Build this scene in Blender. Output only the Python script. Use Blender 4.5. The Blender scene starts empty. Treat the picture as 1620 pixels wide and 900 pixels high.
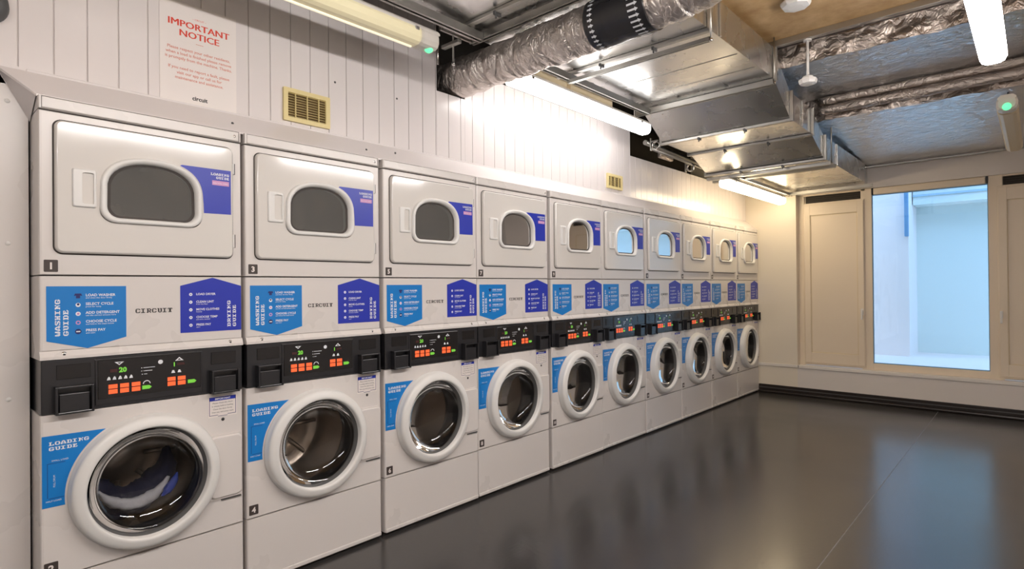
import bpy, bmesh, math, random
from mathutils import Vector, Matrix, noise
random.seed(7)
PI = math.pi
S = bpy.context.scene
COL = S.collection

# ------------------------------------------------------------------ camera
cam_d = bpy.data.cameras.new('camera'); cam = bpy.data.objects.new('camera', cam_d); COL.objects.link(cam)
F_PX = 912.82
YAW, PITCH, ROLL = 0.739, 0.0045, -0.0092
cam_d.sensor_width = 36.0; cam_d.lens = F_PX / 1620 * 36.0; cam_d.clip_start = 0.05; cam_d.clip_end = 200
fw = Vector((-math.sin(YAW) * math.cos(PITCH), math.cos(YAW) * math.cos(PITCH), math.sin(PITCH)))
rt = Vector((math.cos(YAW), math.sin(YAW), 0)); up = rt.cross(fw)
r2 = math.cos(ROLL) * rt + math.sin(ROLL) * up; u2 = -math.sin(ROLL) * rt + math.cos(ROLL) * up
M = Matrix((( r2.x, u2.x, -fw.x, 2.5231), (r2.y, u2.y, -fw.y, -0.3655), (r2.z, u2.z, -fw.z, 1.2927), (0, 0, 0, 1)))
cam.matrix_world = M
S.camera = cam

# ------------------------------------------------------------------ world and exposure
W = bpy.data.worlds.new('world'); S.world = W; W.use_nodes = True
wn = W.node_tree.nodes; wn.clear()
wo = wn.new('ShaderNodeOutputWorld'); wb = wn.new('ShaderNodeBackground')
wb.inputs[0].default_value = (0.34, 0.60, 1.0, 1); wb.inputs[1].default_value = 1.28
W.node_tree.links.new(wb.outputs[0], wo.inputs[0])
S.view_settings.view_transform = 'Standard'; S.view_settings.look = 'None'
S.view_settings.exposure = 1.45; S.view_settings.gamma = 1.0; S.view_settings.use_curve_mapping = False
LAMP = 20.0          # radiance of the lit diffusers
LAMP_COL = (1.0, 0.95, 0.92)
LAMP_COL_WARM = (1.0, 0.80, 0.52)

# ------------------------------------------------------------------ materials
def mat(name, col, rough=.5, metal=0., emit=None, estr=0., noise_s=None, noise_amt=.06, bump=0., bump_s=40., col2=None, col2_s=3., coat=0., spec=.5, trans=0.):
    m = bpy.data.materials.new(name); m.use_nodes = True
    nt = m.node_tree; b = nt.nodes['Principled BSDF']
    b.inputs['Base Color'].default_value = (*col, 1); b.inputs['Roughness'].default_value = rough
    b.inputs['Metallic'].default_value = metal; b.inputs['Specular IOR Level'].default_value = spec
    b.inputs['Coat Weight'].default_value = coat; b.inputs['Coat Roughness'].default_value = .08
    if trans: b.inputs['Transmission Weight'].default_value = trans
    if emit: b.inputs['Emission Color'].default_value = (*emit, 1); b.inputs['Emission Strength'].default_value = estr
    tc = nt.nodes.new('ShaderNodeTexCoord')
    if noise_s:
        n = nt.nodes.new('ShaderNodeTexNoise'); n.inputs['Scale'].default_value = noise_s; n.inputs['Detail'].default_value = 4
        nt.links.new(tc.outputs['Object'], n.inputs['Vector'])
        mr = nt.nodes.new('ShaderNodeMapRange'); mr.inputs['To Min'].default_value = max(.02, rough - noise_amt); mr.inputs['To Max'].default_value = min(1, rough + noise_amt)
        nt.links.new(n.outputs['Fac'], mr.inputs['Value']); nt.links.new(mr.outputs[0], b.inputs['Roughness'])
    if col2:
        n = nt.nodes.new('ShaderNodeTexNoise'); n.inputs['Scale'].default_value = col2_s; n.inputs['Detail'].default_value = 6; n.inputs['Roughness'].default_value = .65
        nt.links.new(tc.outputs['Object'], n.inputs['Vector'])
        cr = nt.nodes.new('ShaderNodeValToRGB'); cr.color_ramp.elements[0].position = .35; cr.color_ramp.elements[1].position = .68
        cr.color_ramp.elements[0].color = (*col, 1); cr.color_ramp.elements[1].color = (*col2, 1)
        nt.links.new(n.outputs['Fac'], cr.inputs[0]); nt.links.new(cr.outputs[0], b.inputs['Base Color'])
    if bump:
        n = nt.nodes.new('ShaderNodeTexNoise'); n.inputs['Scale'].default_value = bump_s; n.inputs['Detail'].default_value = 5
        nt.links.new(tc.outputs['Object'], n.inputs['Vector'])
        bp = nt.nodes.new('ShaderNodeBump'); bp.inputs['Strength'].default_value = bump; bp.inputs['Distance'].default_value = .01
        nt.links.new(n.outputs['Fac'], bp.inputs['Height']); nt.links.new(bp.outputs[0], b.inputs['Normal'])
    return m

def foil_mat(name, col, rough, bump, s1, stretch):
    m = mat(name, col, rough, 1.0); nt = m.node_tree; b = nt.nodes['Principled BSDF']
    tc = nt.nodes.new('ShaderNodeTexCoord'); mp = nt.nodes.new('ShaderNodeMapping'); mp.inputs['Scale'].default_value = stretch
    nt.links.new(tc.outputs['Object'], mp.inputs[0])
    v = nt.nodes.new('ShaderNodeTexVoronoi'); v.feature = 'DISTANCE_TO_EDGE'; v.inputs['Scale'].default_value = s1
    n = nt.nodes.new('ShaderNodeTexNoise'); n.inputs['Scale'].default_value = s1 * .8; n.inputs['Detail'].default_value = 6; n.inputs['Distortion'].default_value = 1.2
    mx = nt.nodes.new('ShaderNodeMix'); mx.data_type = 'VECTOR'; mx.inputs[0].default_value = .12
    nt.links.new(mp.outputs[0], n.inputs['Vector']); nt.links.new(mp.outputs[0], mx.inputs[4]); nt.links.new(n.outputs['Color'], mx.inputs[5])
    nt.links.new(mx.outputs[1], v.inputs['Vector'])
    ad = nt.nodes.new('ShaderNodeMath'); ad.operation = 'MULTIPLY_ADD'; ad.inputs[1].default_value = 1.0
    mn = nt.nodes.new('ShaderNodeMath'); mn.operation = 'MINIMUM'; mn.inputs[1].default_value = .12
    nt.links.new(v.outputs['Distance'], mn.inputs[0]); nt.links.new(mn.outputs[0], ad.inputs[0]); nt.links.new(n.outputs['Fac'], ad.inputs[2])
    bp = nt.nodes.new('ShaderNodeBump'); bp.inputs['Strength'].default_value = bump; bp.inputs['Distance'].default_value = .03
    nt.links.new(ad.outputs[0], bp.inputs['Height']); nt.links.new(bp.outputs[0], b.inputs['Normal'])
    return m

def glass_mat(name, tint, gloss_min=.06, rough=.02):
    m = bpy.data.materials.new(name); m.use_nodes = True; nt = m.node_tree; nt.nodes.clear()
    o = nt.nodes.new('ShaderNodeOutputMaterial'); t = nt.nodes.new('ShaderNodeBsdfTransparent'); t.inputs[0].default_value = (*tint, 1)
    g = nt.nodes.new('ShaderNodeBsdfGlossy'); g.inputs['Roughness'].default_value = rough
    fr = nt.nodes.new('ShaderNodeFresnel'); fr.inputs[0].default_value = 1.36
    mx = nt.nodes.new('ShaderNodeMixShader'); ma = nt.nodes.new('ShaderNodeMath'); ma.operation = 'MULTIPLY_ADD'; ma.inputs[1].default_value = 1.0; ma.inputs[2].default_value = gloss_min
    nt.links.new(fr.outputs[0], ma.inputs[0]); nt.links.new(ma.outputs[0], mx.inputs[0])
    nt.links.new(t.outputs[0], mx.inputs[1]); nt.links.new(g.outputs[0], mx.inputs[2]); nt.links.new(mx.outputs[0], o.inputs[0])
    return m

M_ = {}
M_['enamel'] = mat('white_enamel', (.70, .66, .635), .28, noise_s=2.5, noise_amt=.05, spec=.5)
M_['enamel_door'] = mat('white_enamel_door', (.70, .67, .635), .10, noise_s=2.5, noise_amt=.04, spec=.6)
M_['plastic_white'] = mat('white_plastic', (.76, .75, .73), .32, noise_s=6, noise_amt=.05)
M_['pvc'] = mat('pvc_cladding', (.74, .69, .68), .22, noise_s=1.5, noise_amt=.05)
M_['wall_paint'] = mat('wall_paint', (.80, .73, .62), .55, noise_s=6, bump=.05, bump_s=90)
M_['wall_low'] = mat('wall_paint_low', (.76, .71, .67), .5, noise_s=6, bump=.05, bump_s=90)
M_['wall_dark'] = mat('unseen_wall_grey', (.20, .21, .23), .6, noise_s=6)  # unseen back wall, grey chosen to darken what the duct reflects
M_['frame_paint'] = mat('frame_paint', (.80, .69, .55), .4, noise_s=6)
M_['sill'] = mat('sill_paint', (.78, .74, .70), .35, noise_s=5)
M_['black'] = mat('black_plastic', (.022, .022, .025), .20, noise_s=8, noise_amt=.05)
M_['black_panel'] = mat('black_panel', (.012, .011, .012), .12, noise_s=8, noise_amt=.04)
M_['gap'] = mat('dark_joint', (.06, .05, .045), .7, noise_s=8)
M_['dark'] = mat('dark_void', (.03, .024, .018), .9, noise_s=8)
M_['cyan'] = mat('cyan_print', (.004, .20, .60), .35, noise_s=8)
M_['blue'] = mat('blue_print', (.018, .036, .42), .35, noise_s=8)
M_['print_white'] = mat('white_print', (.80, .82, .86), .5, noise_s=8)
M_['print_pink'] = mat('pink_print', (.62, .30, .55), .5, noise_s=8)
M_['print_navy'] = mat('navy_print', (.015, .02, .14), .5, noise_s=8)
M_['print_dark'] = mat('dark_print', (.03, .028, .03), .5, noise_s=8)
M_['print_red'] = mat('red_print', (.72, .06, .03), .5, noise_s=8)
M_['print_redsoft'] = mat('soft_red_print', (.66, .26, .20), .5, noise_s=8)
M_['badge'] = mat('badge_brown', (.055, .042, .038), .4, noise_s=8)
M_['paper'] = mat('paper', (.80, .74, .71), .5, noise_s=8)
M_['led_orange'] = mat('led_orange', (.6, .09, .03), .4, emit=(1, .12, .03), estr=.30, noise_s=8)
M_['led_green'] = mat('led_green', (.1, .4, .05), .4, emit=(.30, .80, .06), estr=.15, noise_s=8)
M_['led_exit'] = mat('led_exit', (.1, .5, .2), .4, emit=(.12, .9, .35), estr=.55, noise_s=8)
M_['led_off'] = mat('led_off', (.06, .015, .015), .4, noise_s=8)
M_['chrome'] = mat('steel', (.62, .60, .58), .22, 1.0, noise_s=10, noise_amt=.08)
M_['drum'] = mat('drum_steel', (.46, .41, .36), .30, .85, noise_s=5, noise_amt=.1, bump=.5, bump_s=6)
M_['boot'] = mat('black_rubber', (.012, .012, .013), .30, noise_s=8)
M_['seal'] = mat('grey_rubber', (.085, .085, .085), .45, noise_s=8)
M_['tub'] = mat('dark_tub', (.05, .047, .044), .4, noise_s=8)
M_['galv'] = mat('galvanised_steel', (.68, .68, .67), .27, 1.0, noise_s=5, noise_amt=.09, bump=.06, bump_s=3.5)
M_['galv_dull'] = mat('galvanised_strut', (.50, .49, .46), .38, 1.0, noise_s=20, noise_amt=.1, bump=.1, bump_s=30)
M_['foil'] = foil_mat('crinkled_foil', (.90, .90, .91), .28, .6, 14, (1.0, 2.0, 1.0))
M_['foil_wrap'] = foil_mat('foil_tape', (.66, .58, .52), .42, .9, 12, (1, 1, 1))
M_['foil_duct'] = foil_mat('foil_sleeve', (.70, .64, .60), .40, .8, 14, (1.6, 1, 1))
M_['board'] = mat('brown_board', (.40, .235, .095), .45, noise_s=4, col2=(.62, .42, .21), col2_s=5, bump=.15, bump_s=6)
M_['concrete'] = mat('concrete', (.25, .22, .19), .8, noise_s=4, bump=.2, bump_s=20)
M_['vent_cream'] = mat('cream_vent', (.74, .62, .30), .4, noise_s=8)
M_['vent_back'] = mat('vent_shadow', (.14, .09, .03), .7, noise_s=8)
M_['lamp_body'] = mat('lamp_body', (.72, .68, .62), .4, noise_s=8)
M_['lamp_lens_dim'] = mat('yellowed_lens', (.85, .78, .52), .25, noise_s=8, emit=(1, .86, .55), estr=.05)  # faint glow added to the lens of the unlit lamp
M_['tube_faint_glow'] = mat('dim_tube', (.9, .85, .7), .3, emit=(1, .88, .62), estr=.22, noise_s=8)  # dim glow added to the tube although its lamp is unlit
M_['skirt'] = mat('black_skirting', (.018, .012, .010), .35, noise_s=8)
M_['cream'] = mat('cream_plastic', (.72, .60, .40), .4, noise_s=8)
M_['ext_wall'] = mat('outside_render', (.96, .85, .80), .8, noise_s=3)
M_['ext_wall_blue'] = mat('outside_wall', (.80, .87, .82), .8, noise_s=3)
M_['ext_mid'] = mat('outside_trim', (.42, .60, .70), .6, noise_s=3)
M_['ext_dark'] = mat('outside_metal', (.16, .33, .52), .5, noise_s=3)
M_['cloth_navy'] = mat('navy_cloth', (.012, .016, .06), .8, noise_s=12, bump=.5, bump_s=30)
M_['seam'] = mat('weld_seam', (.15, .145, .14), .5, noise_s=12)
M_['cloth_blue'] = mat('blue_cloth', (.03, .07, .45), .8, noise_s=12)
M_['cloth_white'] = mat('white_cloth', (.55, .58, .66), .8, noise_s=12, bump=.5, bump_s=30)
M_['cloth_red'] = mat('red_cloth', (.62, .03, .05), .8, noise_s=12, bump=.5, bump_s=30)
M_['cloth_grey'] = mat('grey_cloth', (.30, .28, .27), .8, noise_s=12, bump=.5, bump_s=30)
M_['cloth_maroon'] = mat('maroon_cloth', (.12, .03, .03), .8, noise_s=12, bump=.5, bump_s=30)
M_['win_glass'] = glass_mat('window_glass', (.97, .99, 1.0), .04)
M_['door_glass'] = glass_mat('washer_glass', (.80, .78, .76), .02)
M_['dryer_glass'] = glass_mat('dryer_glass', (.60, .59, .57), .015, .03)
_nt = M_['dryer_glass'].node_tree; _m = [n for n in _nt.nodes if n.type == 'MIX_SHADER'][0]; _t = [n for n in _nt.nodes if n.type == 'BSDF_TRANSPARENT'][0]
_d = _nt.nodes.new('ShaderNodeBsdfDiffuse'); _d.inputs[0].default_value = (.17, .168, .16, 1); _x = _nt.nodes.new('ShaderNodeMixShader'); _x.inputs[0].default_value = .55
_nt.links.new(_t.outputs[0], _x.inputs[1]); _nt.links.new(_d.outputs[0], _x.inputs[2]); _nt.links.new(_x.outputs[0], _m.inputs[1])
for nm, c, k in (('lamp_on', LAMP_COL, LAMP), ('lamp_wall', LAMP_COL, LAMP * .22), ('lamp_warm', LAMP_COL_WARM, LAMP * .31)):
    M_[nm] = mat(nm, (.9, .9, .9), .4, emit=c, estr=k, noise_s=8)

# floor: dark vinyl, soft sheen
fm = mat('dark_vinyl', (.036, .0345, .035), .21, noise_s=1.6, noise_amt=.07, col2=(.048, .045, .044), col2_s=1.2, bump=.04, bump_s=60, spec=.85)
M_['floor'] = fm

# ------------------------------------------------------------------ mesh helpers
class MB:
    def __init__(s): s.bm = bmesh.new(); s.mats = []
    def mi(s, m):
        if m not in s.mats: s.mats.append(m)
        return s.mats.index(m)
    def box(s, x0, x1, y0, y1, z0, z1, m='enamel', bev=0., seg=2):
        b = bmesh.new(); r = bmesh.ops.create_cube(b, size=1)
        for v in b.verts:
            v.co = Vector(((x0 + x1) / 2 + v.co.x * (x1 - x0), (y0 + y1) / 2 + v.co.y * (y1 - y0), (z0 + z1) / 2 + v.co.z * (z1 - z0)))
        if bev: bmesh.ops.bevel(b, geom=b.edges[:], offset=bev, segments=seg, affect='EDGES', profile=.5)
        s.take(b, m); return s
    def take(s, b, m, mtx=None):
        k = s.mi(m)
        if mtx is not None: bmesh.ops.transform(b, matrix=mtx, verts=b.verts)
        vm = {v: s.bm.verts.new(v.co) for v in b.verts}
        for f in b.faces:
            try: nf = s.bm.faces.new([vm[v] for v in f.verts]); nf.material_index = k; nf.smooth = f.smooth
            except ValueError: pass
        b.free()
    def face(s, pts, m, smooth=False):
        f = s.bm.faces.new([s.bm.verts.new(p) for p in pts]); f.material_index = s.mi(m); f.smooth = smooth; return f
    def loops(s, L, m, cap0=False, cap1=False, closed=True, smooth=True):
        k = s.mi(m); V = [[s.bm.verts.new(p) for p in l] for l in L]; n = len(V[0])
        for a, b in zip(V[:-1], V[1:]):
            for i in range(n if closed else n - 1):
                j = (i + 1) % n
                f = s.bm.faces.new((a[i], a[j], b[j], b[i])); f.material_index = k; f.smooth = smooth
        if cap0: f = s.bm.faces.new(V[0][::-1]); f.material_index = k
        if cap1: f = s.bm.faces.new(V[-1]); f.material_index = k
    def lathe(s, prof, yc, zc, m, n=64, cap0=False, cap1=False, smooth=True):   # prof: (r, x), axis along x
        s.loops([[(x, yc + r * math.cos(2 * PI * i / n), zc + r * math.sin(2 * PI * i / n)) for i in range(n)] for r, x in prof], m, cap0, cap1, True, smooth)
    def tube(s, p0, p1, r, m, n=12, r1=None):
        p0 = Vector(p0); p1 = Vector(p1); d = (p1 - p0).normalized(); a = d.orthogonal().normalized(); b = d.cross(a)
        if r1 is None: r1 = r
        s.loops([[p + (a * math.cos(2 * PI * i / n) + b * math.sin(2 * PI * i / n)) * q for i in range(n)] for p, q in ((p0, r), (p1, r1))], m, True, True)
    def prism(s, pts2, x0, x1, m, mside=None):      # polygon in (y,z), extruded along x
        a = [(x0, p[0], p[1]) for p in pts2]; b = [(x1, p[0], p[1]) for p in pts2]
        s.loops([a, b], mside or m, True, False, True, False); s.face(b, m)
    def flat(s, x, pts2, m): s.face([(x, p[0], p[1]) for p in pts2], m)
    def rect(s, x, y0, y1, z0, z1, m): s.flat(x, [(y0, z0), (y1, z0), (y1, z1), (y0, z1)], m)
    def geo(s, vf, x, y, z, m, rot=False, sx=1., sz=1.):     # flat 2-D letter geometry onto the yz plane
        k = s.mi(m); V = []
        for (a, b) in vf[0]:
            a *= sx; b *= sz
            if rot: a, b = -b, a
            V.append(s.bm.verts.new((x, y + a, z + b)))
        for f in vf[1]:
            try: nf = s.bm.faces.new([V[i] for i in f]); nf.material_index = k
            except ValueError: pass
    def build(s, name, parent=None, weld=True, normals=True):
        if weld: bmesh.ops.remove_doubles(s.bm, verts=s.bm.verts, dist=1e-6)
        if normals: bmesh.ops.recalc_face_normals(s.bm, faces=s.bm.faces)
        me = bpy.data.meshes.new(name); s.bm.to_mesh(me); s.bm.free()
        for m in s.mats: me.materials.append(M_[m])
        o = bpy.data.objects.new(name, me); COL.objects.link(o)
        if parent is not None: o.parent = parent
        return o

def tag(o, label=None, cat=None, group=None, kind=None):
    if label: o['label'] = label
    if cat: o['category'] = cat
    if group: o['group'] = group
    if kind: o['kind'] = kind
    return o
def empty(name, loc, label, cat, group=None):
    o = bpy.data.objects.new(name, None); COL.objects.link(o); o.location = loc; o.empty_display_size = .1
    return tag(o, label, cat, group)
def struct(mb, name): return tag(mb.build(name), kind='structure')
def copy_tree(o, parent=None):
    c = o.copy(); COL.objects.link(c); c.parent = parent
    for ch in o.children: copy_tree(ch, c)
    return c

_tc = {}
def text2d(body, size, align='LEFT', bold=0.0, space=1.0):
    key = (body, size, align, bold, space)
    if key in _tc: return _tc[key]
    cu = bpy.data.curves.new('t', 'FONT'); cu.body = body; cu.size = size; cu.align_x = align; cu.offset = bold; cu.resolution_u = 2; cu.space_character = space
    cu.fill_mode = 'BOTH'
    ob = bpy.data.objects.new('t', cu); COL.objects.link(ob)
    dg = bpy.context.evaluated_depsgraph_get(); me = ob.evaluated_get(dg).to_mesh()
    vf = ([(v.co.x, v.co.y) for v in me.vertices], [tuple(p.vertices) for p in me.polygons])
    bpy.data.objects.remove(ob); bpy.data.curves.remove(cu)
    _tc[key] = vf; return vf

PIX = {
 'C': ['.#####.', '##...##', '##.....', '##.....', '##...##', '.#####.'],
 'I': ['######.', '..##...', '..##...', '..##...', '..##...', '######.'],
 'R': ['######.', '.##..##', '.##..##', '.#####.', '.##.##.', '###..##'],
 'U': ['###.###', '.##..##', '.##..##', '.##..##', '.##..##', '..####.'],
 'T': ['#######', '#.###.#', '..###..', '..###..', '..###..', '.#####.'],
 'W': ['##...##', '##...##', '##.#.##', '##.#.##', '#######', '.##.##.'],
 'A': ['..###..', '.##.##.', '.##.##.', '##...##', '#######', '##...##'],
 'S': ['.######', '##....#', '.####..', '...####', '#....##', '######.'],
 'H': ['###.###', '.#...#.', '.#####.', '.##.##.', '.##.##.', '###.###'],
 'N': ['###..##', '.###.#.', '.####..', '.##.##.', '.##..#.', '###..#.'],
 'G': ['.#####.', '##...##', '##.....', '##.####', '##...##', '.#####.'],
 'D': ['######.', '.##..##', '.##..##', '.##..##', '.##..##', '######.'],
 'E': ['######.', '.##..#.', '.####..', '.##....', '.##..##', '######.'],
 'L': ['####...', '.##....', '.##....', '.##....', '.##..##', '#######'],
 'O': ['.#####.', '##...##', '##...##', '##...##', '##...##', '.#####.'],
 'Y': ['###.###', '.##.##.', '..###..', '..###..', '..###..', '.#####.'],
}
def pix2d(word, w, h, align='LEFT'):        # w: letter pitch, h: letter height
    V, Fc = [], []
    tot = w * len(word); off = {'LEFT': 0, 'CENTER': -tot / 2, 'RIGHT': -tot}[align]
    px, pz = w / 8, h / 6
    for i, c in enumerate(word):
        for r, row in enumerate(PIX[c]):
            j = 0
            while j < 7:
                if row[j] == '#':
                    e = j
                    while e < 7 and row[e] == '#': e += 1
                    x0, x1 = off + i * w + j * px, off + i * w + e * px; z1 = h - r * pz; z0 = z1 - pz
                    k = len(V); V += [(x0, z0), (x1, z0), (x1, z1), (x0, z1)]; Fc.append((k, k + 1, k + 2, k + 3)); j = e
                else: j += 1
    return V, Fc
def rrect(y0, y1, z0, z1, r, n=6):
    P = []
    for cy, cz, a0 in ((y1 - r, z0 + r, -PI / 2), (y1 - r, z1 - r, 0), (y0 + r, z1 - r, PI / 2), (y0 + r, z0 + r, PI)):
        for i in range(n + 1):
            a = a0 + i * PI / 2 / n; P.append((cy + r * math.cos(a), cz + r * math.sin(a)))
    return P
def disc2(y, z, r, n=12): return [(y + r * math.cos(2 * PI * i / n), z + r * math.sin(2 * PI * i / n)) for i in range(n)]

# ------------------------------------------------------------------ room shell
D = 6.86        # far wall plane
PX = -0.14      # cladding plane behind the machines
XR, YB = 4.5, -3.4
H = 3.0
struct(MB().box(-.9, XR, YB, D + .25, -.1, 0, 'floor'), 'floor')
def wall(name, mat_, *b): struct(MB().box(*b, mat_), name)
wall('wall_right', 'wall_low', XR, XR + .1, YB, D + .25, 0, H)
wall('wall_back', 'wall_dark', -.9, XR, YB - .1, YB, 0, H)
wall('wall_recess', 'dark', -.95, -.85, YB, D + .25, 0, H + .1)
# cladding of upright PVC boards above the machines, stepped along its top
c = MB(); y = 0.07 - .1012 * 30
c.box(PX - .03, PX - .006, YB, 1.90, 2.02, H, 'pvc'); c.box(PX - .03, PX - .006, 1.90, 2.13, 2.02, 2.47, 'pvc')
c.box(PX - .03, PX - .006, 2.13, 4.13, 2.02, 2.66, 'pvc'); c.box(PX - .03, PX - .006, 4.13, D, 2.02, 2.44, 'pvc')
while y < D - .005:
    y2 = min(y + .1012, D)
    for a, b, t in ((YB, 1.90, H), (1.90, 2.13, 2.48), (2.13, 4.13, 2.665), (4.13, D, 2.45)):
        p, q = max(y, a), min(y2, b)
        if q - p > .002:
            c.box(PX - .008, PX, p + (.0018 if p == y else 0), q - (.0018 if q == y2 else 0), 2.02, t, 'pvc', bev=.0012, seg=1)
    y = y2
wall_l = struct(c, 'wall_left')
# smooth sloping capping between machine tops and the boards, with its mitred left end
c = MB()
A = [(-.012, .0, 1.966), (-.012, D, 1.966), (PX + .001, D, 2.078), (PX + .001, -.092, 2.078), (PX + .001, -.092, 2.074), (PX + .001, .0, 1.966)]
top = [(-.012, 0.0, 1.972), (-.012, D, 1.972), (PX + .002, D, 2.080), (PX + .002, -.092, 2.080)]
bot = [(p[0], p[1], p[2] - .008) for p in top]
c.loops([bot, top], 'pvc', True, True, True, False)
c.box(PX - .004, PX + .004, -.01, D, 2.072, 2.088, 'pvc', bev=.003, seg=1)
c.face([(-.012, 0, 1.972), (PX, 0, 1.90), (PX + .002, -.093, 2.081)], 'pvc'); c.face([(PX + .0005, -.0, 1.90), (PX + .0005, -.1, 2.09), (PX + .0005, .1, 2.09)], 'pvc')
trim1 = struct(c, 'trim_1')
# flat white sheet left of the first machine, its top corner cut on the diagonal
c = MB(); c.prism([(-3.4, 0), (-.004, 0), (-.004, 1.972), (-.092, 2.078), (-3.4, 2.078)], PX - .03, PX, 'enamel')
side_panel = struct(c, 'wall_panel')
for z in (1.962, 1.462, .916):
    c = MB(); c.lathe([(.0001, PX + .004), (.005, PX + .0035), (.008, PX + .0005)], -.061, z, 'plastic_white', 14)
    c.build('screw_cap', side_panel)
# far wall: pier, sill zone, lintel
c = MB(); c.box(-.95, .44, D, D + .25, 0, H, 'wall_paint'); struct(c, 'wall_far')
c = MB(); c.box(.44, XR, D + .0, D + .25, 0, .318, 'wall_low'); struct(c, 'wall_far_low')
YW = D + .09    # plane of the window joinery
c = MB(); c.box(.44, XR, D + .05, D + .25, 2.335, 2.75, 'wall_low'); struct(c, 'wall_far_lintel')
c = MB(); c.box(.44, XR, D - .012, YW + .02, .318, .352, 'sill', bev=.004); c.box(PX + .1, .46, D - .012, D + .0, .318, .352, 'sill', bev=.004)
struct(c, 'trim_2')
c = MB(); c.box(.003, XR, D - .02, D + .0, 0, .095, 'skirt', bev=.004); c.box(.003, XR, D - .05, D - .018, 0, .03, 'skirt', bev=.012)
c.box(.003, XR, D - .024, D - .019, .055, .064, 'seal'); struct(c, 'baseboard_far')
struct(MB().box(2.98, XR, D + .02, D + .25, .35, 2.34, 'wall_low'), 'wall_far_right')
# window joinery
def shutter(x0, x1, name, handle_x):
    r = MB(); r.box(x0, x1, YW, YW + .05, .36, 2.235, 'frame_paint'); r.box(x0 + .004, x1 - .004, YW - .02, YW, .372, 2.228, 'frame_paint', bev=.004)
    xi0, xi1, zi0, zi1 = x0 + .075, x1 - .07, .505, 2.09
    # raised stiles round a sunk panel
    o = r.build(name); tag(o, kind='structure')
    p = MB(); w = .052
    for a in ((x0 + .012, xi0, .39, 2.21), (xi1, x1 - .012, .39, 2.21), (xi0, xi1, .39, zi0), (xi0, xi1, zi1, 2.21)):
        p.box(a[0], a[1], YW - .034, YW - .019, a[2], a[3], 'frame_paint', bev=.002, seg=1)
    for a in ((xi0, xi0 + .008, zi0, zi1), (xi1 - .008, xi1, zi0, zi1), (xi0, xi1, zi0, zi0 + .008), (xi0, xi1, zi1 - .008, zi1)):
        p.box(a[0], a[1], YW - .024, YW - .0195, a[2], a[3], 'cream', bev=.001, seg=1)
    tag(p.build('window_casement', o))
    h = MB(); h.box(handle_x - .012, handle_x + .012, YW - .044, YW - .033, .95, 1.02, 'plastic_white', bev=.004); h.box(handle_x - .009, handle_x + .009, YW - .075, YW - .044, .995, 1.012, 'plastic_white', bev=.004)
    h.box(handle_x - .009, handle_x + .009, YW - .078, YW - .064, .90, 1.012, 'plastic_white', bev=.005); h.build('window_handle', o)
    return o
shutter(.50, 1.125, 'window_1', 1.095)
shutter(2.235, 2.86, 'window_2', 2.262)
c = MB(); c.box(.44, .502, YW, YW + .06, .352, 2.34, 'frame_paint'); c.box(.50, 1.125, YW + .02, YW + .06, 2.225, 2.34, 'frame_paint')
c.box(.50, 1.125, YW - .01, YW + .03, 2.318, 2.34, 'frame_paint'); c.box(1.085, 1.19, YW - .01, YW + .06, .352, 2.34, 'frame_paint', bev=.003)
c.box(2.172, 2.28, YW - .01, YW + .06, .352, 2.34, 'frame_paint', bev=.003); c.box(2.28, 2.98, YW + .02, YW + .06, 2.225, 2.34, 'frame_paint')
c.box(2.28, 2.98, YW - .01, YW + .03, 2.318, 2.34, 'frame_paint')
c.box(2.86, 2.99, YW - .01, YW + .06, .352, 2.34, 'frame_paint', bev=.003)
c.box(1.18, 2.18, YW - .005, YW + .06, .352, .425, 'frame_paint', bev=.003); struct(c, 'window_frame')
for i, (a, b) in enumerate(((.522, 1.08), (2.285, 2.855))):
    v = MB(); v.box(a, b, YW + .0, YW + .021, 2.236, 2.316, 'dark')
    for k in range(3): v.box(a + .004, b - .004, YW - .003, YW + .002, 2.25 + k * .022, 2.254 + k * .022, 'skirt')
    tag(v.build('trickle_vent'), ('dark slot vent above the left cream shutter, beside the duct end', 'dark slot vent above the right cream shutter at the picture edge')[i], 'vent', 'slot vents above the shutters')
v = MB(); v.box(1.205, 2.155, YW - .02, YW + .05, 2.262, 2.335, 'frame_paint', bev=.012)
rb = v.build('roller_blind'); tag(rb, 'cream roller blind cassette rolled up at the top of the lit window', 'blind')
v = MB(); v.box(1.19, 1.205, YW - .015, YW + .05, 2.262, 2.335, 'black'); v.box(2.155, 2.172, YW - .015, YW + .05, 2.262, 2.335, 'black'); v.build('end_bracket', rb)
c = MB()
for a in ((1.188, 1.196, .425, 2.262), (2.166, 2.174, .425, 2.262), (1.19, 2.172, .425, .433), (1.19, 2.172, 2.254, 2.262)): c.box(a[0], a[1], YW + .0, YW + .02, a[2], a[3], 'ext_dark')
g = struct(c, 'window_3')
v = MB(); v.box(1.19, 2.172, YW + .022, YW + .028, .428, 2.262, 'win_glass'); v.build('window_pane', g)
# light well seen through the pane
c = MB(); c.box(-1.6, 1.335, 8.3, 9.7, -.5, 4.4, 'ext_wall'); struct(c, 'exterior_wall_near')
c = MB(); c.box(1.3, 5.5, 8.95, 9.7, -.5, 3.2, 'ext_wall_blue'); struct(c, 'exterior_wall_far')
c = MB(); c.box(-.6, 5.5, D + .25, 9.6, .28, .38, 'ext_wall'); struct(c, 'exterior_ground')
c = MB(); c.box(1.30, 1.34, 8.24, 8.30, 1.88, 2.9, 'ext_dark', bev=.006); tag(c.build('downpipe'), 'dark blue downpipe outside the window, ending part way down the white wall', 'pipe')
c = MB(); c.box(1.345, 5.4, 8.6, 8.95, 2.30, 3.2, 'ext_wall_blue'); c.box(1.345, 5.4, 8.58, 8.6, 2.40, 2.425, 'ext_mid'); c.box(1.345, 5.4, 8.57, 8.6, 2.50, 2.55, 'ext_mid')
struct(c, 'exterior_bulkhead')

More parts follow.
